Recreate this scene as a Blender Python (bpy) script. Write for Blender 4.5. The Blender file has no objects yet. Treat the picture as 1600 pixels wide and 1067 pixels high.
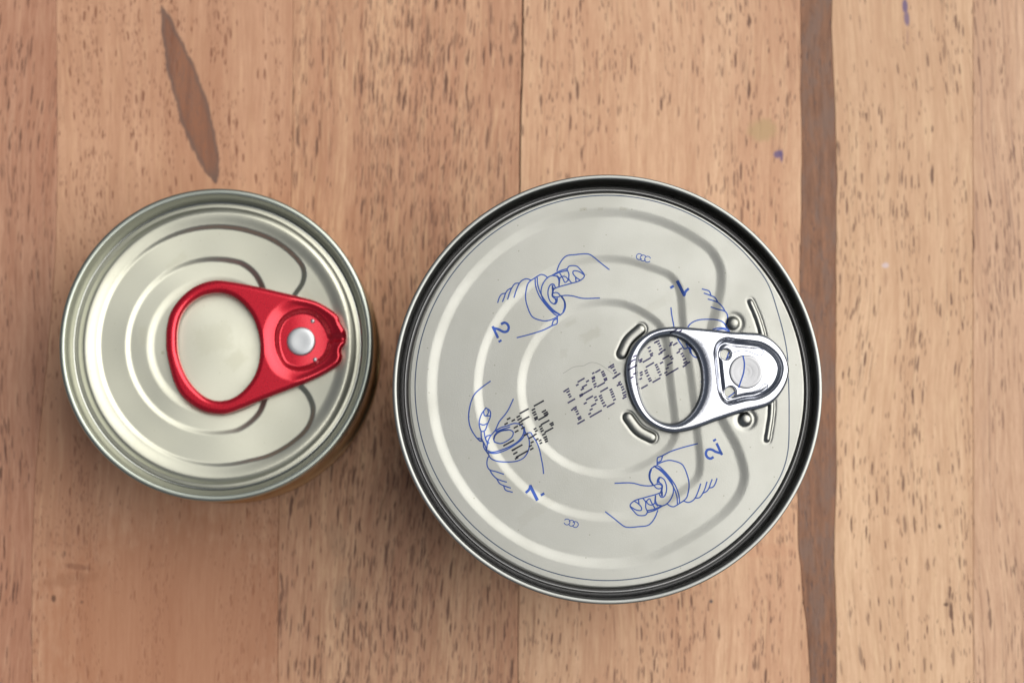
import bpy, math, random
import numpy as np
from mathutils import Vector, Matrix

random.seed(7)
rng = np.random.default_rng(7)
scene = bpy.context.scene
COL = scene.collection
MM = 0.001                                   # everything below is in millimetres

# ------------------------------------------------------------------ camera
F = 3400.0                                   # focal length in photo pixels (photo 1600 x 1067)
TILT = math.radians(5.0)
CAM = np.array([0.0, 0.0, 493.0])
cam_d = bpy.data.cameras.new('camera')
cam = bpy.data.objects.new('camera', cam_d)
COL.objects.link(cam)
cam.location = Vector(CAM * MM)
cam.rotation_euler = (TILT, 0, 0)
cam_d.sensor_width = 36.0
cam_d.lens = F / 1600 * 36
cam_d.clip_start = 0.01
cam_d.clip_end = 50
cam_d.dof.use_dof = True
cam_d.dof.focus_distance = 0.428
cam_d.dof.aperture_fstop = 19.0
scene.camera = cam

# ------------------------------------------------------------------ light: soft bright sky high on the right
ELEV = math.radians(53.5)
AZ = math.radians(20)                        # from +X towards +Y
to_sun = Vector((math.cos(ELEV) * math.cos(AZ), math.cos(ELEV) * math.sin(AZ), math.sin(ELEV)))
world = bpy.data.worlds.new('World')
scene.world = world
world.use_nodes = True
wn = world.node_tree.nodes
sky = wn.new('ShaderNodeTexSky')
sky.sky_type = 'NISHITA'
sky.sun_disc = False
sky.sun_elevation = ELEV
sky.sun_rotation = math.atan2(to_sun.x, to_sun.y)
sky.air_density = 1.0
sky.dust_density = 3.0
wn['Background'].inputs['Strength'].default_value = 0.05
soft = wn.new('ShaderNodeHueSaturation')          # thin cloud takes most of the blue out of the sky
soft.inputs['Saturation'].default_value = 0.45
world.node_tree.links.new(sky.outputs['Color'], soft.inputs['Color'])
world.node_tree.links.new(soft.outputs['Color'], wn['Background'].inputs['Color'])
sun_d = bpy.data.lights.new('sun', 'SUN')
sun_d.energy = 2.95
sun_d.angle = math.radians(72)
sun_d.color = (1.0, 0.975, 0.94)
sun = bpy.data.objects.new('sun', sun_d)
COL.objects.link(sun)
sun.rotation_euler = to_sun.to_track_quat('Z', 'Y').to_euler()
scene.view_settings.view_transform = 'Standard'
scene.view_settings.look = 'None'
scene.view_settings.gamma = 1
scene.view_settings.use_curve_mapping = False
scene.view_settings.exposure = 0.17


def at(px, py, z):
    """photo pixel -> point (mm) on the horizontal plane z"""
    d = np.array([(px - 800) / F, -(py - 533.5) / F, -1.0])
    c, s = math.cos(TILT), math.sin(TILT)
    d = np.array([d[0], c * d[1] - s * d[2], s * d[1] + c * d[2]])
    t = (z - CAM[2]) / d[2]
    return CAM + d * t


def lin(r, g, b):
    f = lambda v: v / 12.92 if v <= 0.04045 else ((v + 0.055) / 1.055) ** 2.4
    return (f(r / 255), f(g / 255), f(b / 255), 1.0)


# ------------------------------------------------------------------ objects
def tag(o, label=None, cat=None, group=None, kind=None):
    if label: o['label'] = label
    if cat: o['category'] = cat
    if group: o['group'] = group
    if kind: o['kind'] = kind


def empty(name, loc):
    o = bpy.data.objects.new(name, None)
    COL.objects.link(o)
    o.location = Vector(loc) * MM
    o.empty_display_size = 0.02
    return o


def mesh_obj(name, verts, faces, mat, parent=None, smooth=True):
    me = bpy.data.meshes.new(name)
    v = np.asarray(verts, dtype=float) * MM
    me.from_pydata(v.tolist(), [], faces if isinstance(faces, list) else faces.tolist())
    me.validate()
    me.update()
    if smooth:
        me.polygons.foreach_set('use_smooth', [True] * len(me.polygons))
    me.materials.append(mat)
    o = bpy.data.objects.new(name, me)
    COL.objects.link(o)
    if parent: o.parent = parent
    return o


def lathe(profile, n=256):
    """profile: (r, z) points -> verts, faces, open at both ends"""
    a = np.linspace(0, 2 * np.pi, n, endpoint=False)
    V = []
    for r, z in profile:
        V.append(np.stack([r * np.cos(a), r * np.sin(a), np.full(n, z)], 1))
    V = np.concatenate(V)
    Fc = []
    idx = np.arange(n)
    nx = (idx + 1) % n
    for k in range(len(profile) - 1):
        Fc.append(np.stack([k * n + idx, k * n + nx, (k + 1) * n + nx, (k + 1) * n + idx], 1))
    return V, np.concatenate(Fc)


def uneven(V, amp):
    """hand-rolled look: a rim is never perfectly round or level"""
    a = np.arctan2(V[:, 1], V[:, 0])
    w = sum(np.sin(k * a + rng.uniform(0, 6.28)) / k ** .5 for k in (3, 5, 9, 14, 23))
    V = V.copy()
    V[:, 2] += amp * .4 * w
    V[:, :2] *= 1 + (amp * .5 * w / np.linalg.norm(V[:, :2], axis=1))[:, None]
    return V


def catmull(P, closed=False, step=0.25):
    P = np.asarray(P, float)
    n = len(P)
    if n < 3 and not closed:
        L = np.linalg.norm(P[1] - P[0])
        k = max(2, int(L / step) + 1)
        t = np.linspace(0, 1, k)[:, None]
        return P[0] * (1 - t) + P[1] * t
    out = []
    segs = n if closed else n - 1
    for i in range(segs):
        if closed:
            p0, p1, p2, p3 = P[(i - 1) % n], P[i], P[(i + 1) % n], P[(i + 2) % n]
        else:
            p1, p2 = P[i], P[i + 1]
            p0 = P[i - 1] if i > 0 else 2 * p1 - p2
            p3 = P[i + 2] if i + 2 < n else 2 * p2 - p1
        # centripetal parametrisation keeps corners tidy
        t0 = 0
        t1 = t0 + max(1e-6, np.linalg.norm(p1 - p0)) ** .5
        t2 = t1 + max(1e-6, np.linalg.norm(p2 - p1)) ** .5
        t3 = t2 + max(1e-6, np.linalg.norm(p3 - p2)) ** .5
        k = max(2, int(np.linalg.norm(p2 - p1) / step) + 1)
        t = np.linspace(t1, t2, k, endpoint=False)[:, None]
        A1 = (t1 - t) / (t1 - t0) * p0 + (t - t0) / (t1 - t0) * p1
        A2 = (t2 - t) / (t2 - t1) * p1 + (t - t1) / (t2 - t1) * p2
        A3 = (t3 - t) / (t3 - t2) * p2 + (t - t2) / (t3 - t2) * p3
        B1 = (t2 - t) / (t2 - t0) * A1 + (t - t0) / (t2 - t0) * A2
        B2 = (t3 - t) / (t3 - t1) * A2 + (t - t1) / (t3 - t1) * A3
        out.append((t2 - t) / (t2 - t1) * B1 + (t - t1) / (t2 - t1) * B2)
    out = np.concatenate(out)
    if not closed:
        out = np.concatenate([out, P[-1:]])
    return out


def nearest(Q, poly):
    """closest point on a closed polyline and signed distance (positive inside) for points Q"""
    A = poly
    B = np.roll(poly, -1, 0)
    D = B - A
    L2 = (D ** 2).sum(1) + 1e-12
    dist = np.empty(len(Q))
    near = np.empty_like(Q)
    inside = np.empty(len(Q), bool)
    for s in range(0, len(Q), 1500):
        q = Q[s:s + 1500]
        w = q[:, None, :] - A[None]
        t = np.clip((w * D[None]).sum(2) / L2, 0, 1)
        c = A[None] + t[..., None] * D[None]
        d2 = ((q[:, None, :] - c) ** 2).sum(2)
        j = d2.argmin(1)
        i = np.arange(len(q))
        dist[s:s + 1500] = np.sqrt(d2[i, j])
        near[s:s + 1500] = c[i, j]
        y = q[:, 1:2]
        cond = (A[None, :, 1] > y) != (B[None, :, 1] > y)
        dy = np.where(np.abs(D[:, 1]) < 1e-12, 1e-12, D[:, 1])
        xc = A[None, :, 0] + (y - A[None, :, 1]) / dy[None] * D[None, :, 0]
        inside[s:s + 1500] = ((cond & (q[:, 0:1] < xc)).sum(1) % 2) == 1
    return near, np.where(inside, dist, -dist)


def sstep(x):
    x = np.clip(x, 0, 1)
    return x * x * (3 - 2 * x)


def ramp(x, soft=0.18):
    """0..1 linear ramp with slightly rounded ends"""
    x = np.clip(x, 0, 1)
    return (1 - soft * 2) * x + soft * 2 * sstep(x)


def fillet(d, r):
    d = np.clip(d, 0, r)
    return np.sqrt(np.maximum(r * r - (r - d) ** 2, 0)) - r       # 0 on the plateau, -r on the edge


def ribbon(lines, hfun, width, lift=0.03, step=0.3, cap=True):
    """flat strokes laid on the surface z = hfun(xy): verts, faces"""
    V, Fc = [], []
    for ln in lines:
        w = width
        if isinstance(ln, tuple):
            ln, w = ln
        P = np.asarray(ln, float)
        T = np.gradient(P, axis=0)
        T /= np.linalg.norm(T, axis=1)[:, None] + 1e-9
        N = np.stack([-T[:, 1], T[:, 0]], 1)
        if cap:
            P = P.copy()
            P[0] -= T[0] * w * .35
            P[-1] += T[-1] * w * .35
        n = len(P)
        b = sum(len(x) for x in V)
        cols = (-0.5, -0.17, 0.17, 0.5) if w > 0.5 else (-0.5, 0.0, 0.5)
        for c in cols:
            p = P + N * (w * c)
            V.append(np.column_stack([p, hfun(p) + lift]))
        for c in range(len(cols) - 1):
            for i in range(n - 1):
                Fc.append([b + c * n + i, b + c * n + i + 1, b + (c + 1) * n + i + 1, b + (c + 1) * n + i])
    return np.concatenate(V), Fc


# ------------------------------------------------------------------ materials
class G:
    """small helper for writing node graphs"""
    def __init__(self, name):
        self.mat = bpy.data.materials.new(name)
        self.mat.use_nodes = True
        self.nt = self.mat.node_tree
        self.b = self.nt.nodes['Principled BSDF']

    def link(self, s, i):
        if isinstance(s, (int, float)):
            i.default_value = s
        elif isinstance(s, (tuple, list)):
            if i.type == 'RGBA':
                i.default_value = s if len(s) == 4 else (*s, 1)
            else:
                i.default_value = s[:3]
        else:
            self.nt.links.new(s, i)

    def n(self, kind, ins=None, out=0, **props):
        nd = self.nt.nodes.new(kind)
        for k, v in props.items():
            setattr(nd, k, v)
        for k, v in (ins or {}).items():
            self.link(v, nd.inputs[k])
        return nd.outputs[out]

    def m(self, op, a, b=0.0, c=0.0, clamp=False):
        return self.n('ShaderNodeMath', {0: a, 1: b, 2: c}, operation=op, use_clamp=clamp)

    def step(self, x, lo, hi, smooth=True):
        return self.n('ShaderNodeMapRange', {0: x, 1: lo, 2: hi, 3: 0.0, 4: 1.0}, interpolation_type='SMOOTHSTEP' if smooth else 'LINEAR')

    def mix(self, f, a, b, mode='MIX'):
        nd = self.nt.nodes.new('ShaderNodeMix')
        nd.data_type = 'RGBA'
        nd.blend_type = mode
        self.link(f, nd.inputs[0])
        self.link(a, nd.inputs[6])
        self.link(b, nd.inputs[7])
        return nd.outputs[2]

    def pos(self):
        p = self.n('ShaderNodeNewGeometry')
        return self.n('ShaderNodeVectorMath', {0: p, 'Scale': 1000.0}, operation='SCALE')

    def objpos(self):
        p = self.n('ShaderNodeTexCoord', out=3)
        return self.n('ShaderNodeVectorMath', {0: p, 'Scale': 1000.0}, operation='SCALE')

    def xyz(self, v):
        nd = self.nt.nodes.new('ShaderNodeSeparateXYZ')
        self.link(v, nd.inputs[0])
        return nd.outputs[0], nd.outputs[1], nd.outputs[2]

    def vec(self, x, y, z=0.0):
        return self.n('ShaderNodeCombineXYZ', {0: x, 1: y, 2: z})

    def noise(self, v, scale=1.0, detail=2.0, rough=0.5, dist=0.0, out=0):
        return self.n('ShaderNodeTexNoise', {'Vector': v, 'Scale': scale, 'Detail': detail, 'Roughness': rough, 'Distortion': dist}, out=out)

    def voro(self, v, out=0, rand=1.0):
        return self.n('ShaderNodeTexVoronoi', {'Vector': v, 'Scale': 1.0, 'Randomness': rand}, out=out, voronoi_dimensions='2D')

    def set(self, **kw):
        for k, v in kw.items():
            self.link(v, self.b.inputs[k.replace('_', ' ')])

    def bump(self, h, strength, dist):
        o = self.n('ShaderNodeBump', {'Height': h, 'Strength': strength, 'Distance': dist})
        self.link(o, self.b.inputs['Normal'])


def metal(name, color, rough, peel=0.0, peel_scale=3.0, metallic=1.0, spots=0.0, smear=0.0, smudges=()):
    g = G(name)
    p = g.objpos()
    x, y, z = g.xyz(p)
    col = g.mix(0.0, color, color)
    # fine rolling grain of the sheet, running at an angle
    gv = g.vec(g.m('ADD', g.m('MULTIPLY', x, 0.85), g.m('MULTIPLY', y, 0.5)),
               g.m('MULTIPLY', g.m('SUBTRACT', g.m('MULTIPLY', y, 0.85), g.m('MULTIPLY', x, 0.5)), 3.0), z)
    grain = g.noise(gv, peel_scale, 3.0, 0.6)
    big = g.noise(p, 0.09, 3.0, 0.55)
    dull = g.step(big, 0.35, 0.75)
    rg = g.m('ADD', g.m('MULTIPLY', g.m('SUBTRACT', grain, 0.5), 0.12), g.m('ADD', rough, g.m('MULTIPLY', g.m('SUBTRACT', dull, 0.4), smear)))
    col = g.mix(g.m('MULTIPLY', dull, 0.25), col, (color[0] * .9, color[1] * .89, color[2] * .84, 1))
    col = g.mix(g.m('MULTIPLY', g.m('SUBTRACT', grain, 0.35, clamp=True), 0.22), col, (color[0] * .8, color[1] * .8, color[2] * .78, 1))
    if spots:
        sp = g.voro(g.vec(g.m('MULTIPLY', x, 0.22), g.m('MULTIPLY', y, 0.22)))
        few = g.voro(g.vec(g.m('MULTIPLY', x, 0.22), g.m('MULTIPLY', y, 0.22)), out=1)
        cr, _, _ = g.xyz(few)
        dot = g.m('MULTIPLY', g.m('LESS_THAN', sp, 0.03), g.m('LESS_THAN', cr, 0.3))
        col = g.mix(g.m('MULTIPLY', dot, spots), col, (color[0] * .45, color[1] * .42, color[2] * .36, 1))
    for (sx, sy, rx, ry, ang, k) in smudges:
        ca, sa = math.cos(math.radians(ang)), math.sin(math.radians(ang))
        dx, dy = g.m('SUBTRACT', x, sx), g.m('SUBTRACT', y, sy)
        u = g.m('DIVIDE', g.m('ADD', g.m('MULTIPLY', dx, ca), g.m('MULTIPLY', dy, sa)), rx)
        v = g.m('DIVIDE', g.m('SUBTRACT', g.m('MULTIPLY', dy, ca), g.m('MULTIPLY', dx, sa)), ry)
        rr = g.m('ADD', g.m('MAXIMUM', g.m('ABSOLUTE', u), g.m('ABSOLUTE', v)), g.m('MULTIPLY', g.m('SUBTRACT', g.noise(p, 1.1, 3.0, 0.7), 0.5), 1.4))
        mk = g.m('MULTIPLY', g.m('SUBTRACT', 1.0, g.step(rr, 0.6, 1.1)), k)
        col = g.mix(mk, col, (color[0] * .72, color[1] * .7, color[2] * .6, 1))
        rg = g.m('ADD', rg, g.m('MULTIPLY', mk, 0.15))
    g.set(Base_Color=col, Metallic=metallic, Roughness=rg)
    if peel:
        g.bump(grain, peel, 0.0001)
    return g.mat


def plain(name, color, rough=0.5, metallic=0.0, coat=0.0, coat_rough=0.1, spec=0.5):
    g = G(name)
    p = g.objpos()
    nz = g.noise(p, 1.2, 3.0, 0.6)
    col = g.mix(g.m('MULTIPLY', nz, 0.5), color, (color[0] * .75, color[1] * .75, color[2] * .75, 1))
    g.set(Base_Color=col, Roughness=g.m('ADD', rough, g.m('MULTIPLY', g.m('SUBTRACT', nz, 0.5), 0.1)), Metallic=metallic)
    g.b.inputs['Coat Weight'].default_value = coat
    g.b.inputs['Coat Roughness'].default_value = coat_rough
    g.b.inputs['Specular IOR Level'].default_value = spec
    return g.mat


def wood(name, light, dark, seed=0.0, pores=0.5, pore_len=4.0, pore_col=(84, 52, 38), lean=0.0, fine=0.5,
         streak=0.0, stains_and_shade=(), lens=None, lines=0.0, blotch=0.4, pore_map=None):
    """one strip of the table top; stains are (px, py, rx, ry, angle, colour, strength) in photo pixels on the table"""
    g = G(name)
    P = g.pos()
    x, y, z = g.xyz(P)
    wob = g.noise(g.vec(g.m('MULTIPLY', x, 0.02), g.m('MULTIPLY', y, 0.012), seed), 1.0, 2.0)
    xw = g.m('ADD', x, g.m('MULTIPLY', g.m('SUBTRACT', wob, 0.5), 9.0))
    xw = g.m('ADD', xw, g.m('MULTIPLY', y, -lean))
    # broad tone bands along the grain
    band = g.noise(g.vec(g.m('MULTIPLY', xw, 0.085), g.m('MULTIPLY', y, 0.006), seed + 3.1), 1.0, 3.0, 0.55)
    patch = g.noise(g.vec(g.m('MULTIPLY', x, 0.03), g.m('MULTIPLY', y, 0.018), seed + 8.7), 1.0, 3.0, 0.6)
    band2 = g.noise(g.vec(g.m('MULTIPLY', xw, 0.36), g.m('MULTIPLY', y, 0.022), seed + 13.1), 1.0, 3.0, 0.6)
    t = g.m('ADD', g.m('ADD', g.m('MULTIPLY', band, 0.42), g.m('MULTIPLY', band2, 0.3)), g.m('MULTIPLY', patch, blotch * .85))
    col = g.mix(g.step(t, 0.36, 0.7), dark, light)
    # fibres
    fib = g.noise(g.vec(g.m('MULTIPLY', xw, 2.1), g.m('MULTIPLY', y, 0.15), seed + 1.7), 1.0, 3.0, 0.65)
    fib2 = g.noise(g.vec(g.m('MULTIPLY', xw, 0.6), g.m('MULTIPLY', y, 0.02), seed + 5.7), 1.0, 3.0, 0.6)
    f = g.step(g.m('ADD', g.m('MULTIPLY', fib, 0.6), g.m('MULTIPLY', fib2, 0.4)), 0.3, 0.7)
    col = g.mix(g.m('MULTIPLY', g.m('SUBTRACT', 1.0, f), fine), col, (dark[0] * .78, dark[1] * .72, dark[2] * .66, 1))
    fib3 = g.noise(g.vec(g.m('MULTIPLY', xw, 4.5), g.m('MULTIPLY', y, 0.55), seed + 9.7), 1.0, 3.0, 0.7)
    col = g.mix(g.m('MULTIPLY', g.step(fib3, 0.52, 0.75), fine * 0.75), col, (dark[0] * .8, dark[1] * .72, dark[2] * .66, 1))
    pale = g.noise(g.vec(g.m('MULTIPLY', xw, 1.3), g.m('MULTIPLY', y, 0.08), seed + 29.7), 1.0, 3.0, 0.6)
    col = g.mix(g.m('MULTIPLY', g.step(pale, 0.5, 0.72), 0.3), col, (min(light[0] * 1.06, .95), light[1] * 1.12, light[2] * 1.06, 1))
    # pores: short dark dashes along the grain, two sizes, gathered in bands
    clus = g.noise(g.vec(g.m('MULTIPLY', xw, 0.16), g.m('MULTIPLY', y, 0.02), seed + 11.3), 1.0, 2.0)
    clus2 = g.noise(g.vec(g.m('MULTIPLY', x, 0.05), g.m('MULTIPLY', y, 0.05), seed + 17.3), 1.0, 2.0)
    dens = g.m('MULTIPLY', g.step(g.m('ADD', g.m('MULTIPLY', clus, 0.7), g.m('MULTIPLY', clus2, 0.3)), 0.38, 0.64), pores)
    if pore_map is not None:                        # (px centre, px half width, gain): where the strip has its coarse pores
        cx = at(pore_map[0], 533, 0)[0]
        hw = pore_map[1] / 6.9
        dd = g.m('ABSOLUTE', g.m('SUBTRACT', xw, cx))
        dens = g.m('ADD', dens, g.m('MULTIPLY', g.m('SUBTRACT', 1.0, g.step(dd, hw * .4, hw)), pore_map[2]))
    masks = []
    for (wx, ly, thr, gain, sd) in ((0.8, pore_len * 1.9, 0.31, 1.0, 0.0), (0.55, pore_len * 1.0, 0.3, 1.1, 31.0), (1.5, pore_len * 2.6, 0.26, 0.6, 57.0), (0.4, pore_len * 4.5, 0.3, 1.0, 83.0)):
        jit = g.noise(g.vec(g.m('MULTIPLY', x, 1.3), g.m('MULTIPLY', y, 0.5), seed + sd), 1.0, 1.0)
        v = g.vec(g.m('DIVIDE', g.m('ADD', xw, g.m('MULTIPLY', jit, 0.35)), wx), g.m('ADD', g.m('DIVIDE', y, ly), seed + sd))
        d = g.voro(v)
        r, gg, bb = g.xyz(g.voro(v, out=1))
        on = g.m('LESS_THAN', r, g.m('MULTIPLY', dens, gain))
        size = g.m('MULTIPLY', g.m('ADD', 0.25, g.m('MULTIPLY', gg, 0.85)), thr)
        edge = g.m('SUBTRACT', 1.0, g.step(g.m('DIVIDE', d, size), 0.55, 1.12))
        masks.append(g.m('MULTIPLY', g.m('MULTIPLY', edge, on), g.m('ADD', 0.45, g.m('MULTIPLY', bb, 0.6))))
    pore = g.m('MAXIMUM', g.m('MAXIMUM', masks[0], masks[1]), g.m('MAXIMUM', masks[2], g.m('MULTIPLY', masks[3], 0.6)))
    col = g.mix(g.m('MULTIPLY', pore, 0.85, clamp=True), col, lin(*pore_col))
    if lines:
        ln = g.noise(g.vec(g.m('MULTIPLY', xw, 0.55), g.m('MULTIPLY', y, 0.0035), seed + 21.0), 1.0, 2.0, 0.6)
        lm = g.m('SUBTRACT', 1.0, g.step(g.m('ABSOLUTE', g.m('SUBTRACT', ln, 0.5)), 0.0, 0.022))
        brk = g.step(g.noise(g.vec(g.m('MULTIPLY', x, 0.2), g.m('MULTIPLY', y, 0.04), seed + 2.0), 1.0, 2.0), 0.42, 0.6)
        col = g.mix(g.m('MULTIPLY', g.m('MULTIPLY', lm, brk), lines), col, lin(120, 88, 74))
    if streak:
        sk = g.noise(g.vec(g.m('MULTIPLY', xw, 0.32), g.m('MULTIPLY', y, 0.10), seed + 41.0), 1.0, 4.0, 0.7)
        col = g.mix(g.m('MULTIPLY', g.step(sk, 0.42, 0.66), streak), col, lin(118, 92, 78))
    warp = g.noise(g.vec(g.m('MULTIPLY', x, 0.6), g.m('MULTIPLY', y, 0.25), seed), 1.0, 3.0, 0.6)
    for (px, py, rx, ry, ang, c, k) in stains_and_shade:
        c0 = at(px, py, 0)
        ca, sa = math.cos(math.radians(ang)), math.sin(math.radians(ang))
        dx, dy = g.m('SUBTRACT', x, c0[0]), g.m('SUBTRACT', y, c0[1])
        u = g.m('DIVIDE', g.m('ADD', g.m('MULTIPLY', dx, ca), g.m('MULTIPLY', dy, sa)), rx / 6.9)
        v = g.m('DIVIDE', g.m('SUBTRACT', g.m('MULTIPLY', dy, ca), g.m('MULTIPLY', dx, sa)), ry / 6.9)
        rr = g.m('ADD', g.m('SQRT', g.m('ADD', g.m('MULTIPLY', u, u), g.m('MULTIPLY', v, v))), g.m('MULTIPLY', g.m('SUBTRACT', warp, 0.5), 1.1))
        mk = g.m('MULTIPLY', g.m('SUBTRACT', 1.0, g.step(rr, 0.55, 1.15)), k)
        col = g.mix(mk, col, lin(*c))
    if lens:
        # the long lens-shaped dark knot mark
        (x0, y0), (x1, y1), half, c1, c2 = lens
        A, B = at(x0, y0, 0), at(x1, y1, 0)
        C0 = (A + B) / 2
        L = np.linalg.norm(B - A) / 2
        d = (B - A) / (2 * L)
        dx, dy = g.m('SUBTRACT', x, C0[0]), g.m('SUBTRACT', y, C0[1])
        u = g.m('DIVIDE', g.m('ADD', g.m('MULTIPLY', dx, d[0]), g.m('MULTIPLY', dy, d[1])), L)
        v = g.m('DIVIDE', g.m('SUBTRACT', g.m('MULTIPLY', dy, d[0]), g.m('MULTIPLY', dx, d[1])), half / 6.9)
        prof = g.m('MULTIPLY', g.m('POWER', g.m('MAXIMUM', g.m('SUBTRACT', 1.0, g.m('MULTIPLY', u, u)), 0.0), 0.72), g.m('ADD', 1.0, g.m('MULTIPLY', u, 0.2)))
        s = g.m('ADD', g.m('SUBTRACT', prof, g.m('ABSOLUTE', v)), g.m('MULTIPLY', g.m('SUBTRACT', warp, 0.5), 0.45))
        inside = g.step(s, -0.04, 0.12)
        rim = g.m('SUBTRACT', 1.0, g.step(s, 0.1, 0.42))
        rim = g.m('MAXIMUM', g.m('MULTIPLY', rim, 0.75), g.m('MULTIPLY', g.step(u, 0.72, 0.95), 0.8))
        speck = g.step(fib, 0.5, 0.72)
        cc = g.mix(g.m('MAXIMUM', rim, g.m('MAXIMUM', g.m('MULTIPLY', speck, 0.5), g.m('MULTIPLY', g.step(fib3, 0.45, 0.7), 0.6))), g.mix(g.step(band2, 0.4, 0.6), lin(*c1), lin(136, 88, 62)), lin(*c2))
        col = g.mix(g.m('MULTIPLY', inside, 0.9), col, cc)
    rough = g.m('ADD', 0.5, g.m('MULTIPLY', g.m('SUBTRACT', patch, 0.5), 0.2))
    g.set(Base_Color=col, Roughness=rough)
    g.b.inputs['Specular IOR Level'].default_value = 0.35
    g.bump(g.m('SUBTRACT', g.m('MULTIPLY', fib, 0.35), pore), 0.35, 0.00012)
    return g.mat


# ================================================================== TABLE
table = empty('wooden_table', (0, 0, 0))
tag(table, 'table top of pale rubberwood strips with dark pores and one dark brown strip', 'table')

INK_STAIN = (88, 74, 118)
wood_mats = {
    'far_left': wood('wood_reddish_coarse', lin(198, 154, 126), lin(168, 118, 92), 1.3, pores=0.75, pore_len=5.0, lean=0.0, fine=0.75),
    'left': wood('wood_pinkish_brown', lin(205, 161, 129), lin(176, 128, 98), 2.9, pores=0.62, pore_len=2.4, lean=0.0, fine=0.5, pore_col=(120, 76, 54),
                 stains_and_shade=((270, 970, 240, 190, 10, (166, 112, 80), .6), (110, 905, 50, 12, 8, (140, 92, 64), .3), (84, 935, 4, 6, 0, (64, 38, 28), .7), (128, 940, 3, 3, 0, (80, 50, 38), .5),  # first, broad patch: browner wood with the dim corner's shade painted in
                         (101, 865, 2.5, 6, 0, (80, 52, 42), .6), (120, 885, 24, 5, -10, (120, 76, 54), .45)),
                 lens=((252, 8), (338, 288), 25, (122, 78, 56), (92, 76, 70))),
    'middle': wood('wood_beige_coarse', lin(216, 176, 140), lin(184, 136, 106), 4.4, pores=0.62, pore_len=4.6, lean=0.05, fine=0.9, pore_map=(625, 120, .5),
                   stains_and_shade=((540, 930, 24, 30, 0, (150, 122, 98), .35), (525, 845, 18, 34, 10, (160, 128, 100), .3), (395, 990, 4, 8, -10, (50, 40, 34), .95))),
    'right_of_middle': wood('wood_pale_pink', lin(221, 183, 148), lin(194, 148, 116), 6.2, pores=0.5, pore_len=3.6, lean=0.0, fine=0.7,
                            stains_and_shade=((1192, 205, 24, 20, 0, (178, 146, 106), .9), (1216, 241, 9, 7, 20, INK_STAIN, .85), (1221, 243, 3.5, 12, 0, INK_STAIN, .7),
                                    (1111, 939, 3, 3, 0, (60, 60, 66), .9), (1195, 860, 60, 12, 0, (190, 140, 108), .35))),
    'dark': wood('wood_dark_strip', lin(146, 102, 74), lin(108, 74, 54), 9.1, pores=0.35, pore_len=2.4, fine=0.9, streak=0.8, pore_col=(84, 66, 60), blotch=0.8),
    'right': wood('wood_pale_cream', lin(222, 187, 152), lin(200, 160, 126), 12.7, pores=0.5, pore_len=3.8, lean=0.0, fine=0.7,
                  stains_and_shade=((1414, 10, 5, 12, 0, INK_STAIN, .85), (1417, 30, 5, 13, 5, INK_STAIN, .75), (1418, 60, 2, 16, 0, (150, 112, 100), .5),
                          (1383, 415, 6, 5, 0, (206, 190, 194), .7), (1384, 436, 3, 14, 0, (170, 132, 104), .6), (1478, 944, 4, 3, 0, (90, 62, 44), .9),
                          (1468, 822, 3, 4, 0, (84, 60, 44), .8))),
    'far_right': wood('wood_tan_lined', lin(216, 179, 147), lin(188, 147, 118), 15.2, pores=0.55, pore_len=5.2, lean=-0.02, fine=0.7, lines=0.55),
}


def plank(name, xl, xr, mat, gl, gr, dz=0.0, left=None, right=None, parent=table):
    """a strip of wood: xl/xr in mm, gl/gr half gaps, left/right optional wavy edges (list of (x, y))"""
    ys = np.linspace(-340, 340, 171)
    L = np.full(len(ys), xl) if left is None else np.interp(ys, left[:, 1], left[:, 0])
    R = np.full(len(ys), xr) if right is None else np.interp(ys, right[:, 1], right[:, 0])
    L = L + (np.interp(ys, [-85, 10, 85], [.02, .07, gl]) if gl > .1 else gl)
    R = R - (np.interp(ys, [-85, 10, 85], [.02, .07, gr]) if gr > .1 else gr)
    b = 0.12
    rows = []
    for x, z in ((L, -18), (L, -b * 1.2), (L + b * .35, -b * .35), (L + b, 0), (R - b, 0), (R - b * .35, -b * .35), (R, -b * 1.2), (R, -18)):
        rows.append(np.column_stack([x, ys, np.full(len(ys), z + dz)]))
    V = np.concatenate(rows)
    n = len(ys)
    Fc = []
    for k in range(7):
        for i in range(n - 1):
            Fc.append([k * n + i, (k + 1) * n + i, (k + 1) * n + i + 1, k * n + i + 1])
    for i in range(n - 1):
        Fc.append([7 * n + i, i, i + 1, 7 * n + i + 1])
    Fc.append([k * n for k in range(8)][::-1])
    Fc.append([k * n + n - 1 for k in range(8)])
    return mesh_obj(name, V, Fc, mat, parent, smooth=False)


def px_x(px, py=533):
    return at(px, py, 0)[0]


def wavy(pts, rag=0.03):
    P = np.array([at(px, py, 0)[:2] for px, py in pts])
    P = catmull(P, step=1.5)
    P = P[np.argsort(P[:, 1])]
    P[:, 0] += np.convolve(rng.normal(0, rag, len(P) + 2), [.3, .4, .3], 'valid')
    return np.concatenate([[[P[0, 0], -360]], P, [[P[-1, 0], 360]]])


strip_l = wavy([(1251, -40), (1251, 60), (1252, 180), (1252, 300), (1250, 420), (1248, 560), (1245, 700), (1247, 800), (1248, 850), (1255, 925), (1262, 1000), (1268, 1110)], 0.16)
strip_r = wavy([(1300, -40), (1300, 60), (1304, 140), (1307, 240), (1306, 340), (1306, 480), (1306, 620), (1307, 760), (1303, 850), (1306, 950), (1308, 1110)], 0.16)
joint = wavy([(817, -40), (816, 100), (813, 200), (812, 300), (811, 700), (809, 1110)])
seam_a = wavy([(88, -40), (86, 400), (52, 800), (50, 1110)])
seam_b = wavy([(458, -40), (455, 300), (436, 780), (434, 1110)])
seam_c = wavy([(1520, -40), (1520, 300), (1521, 1110)])

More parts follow.
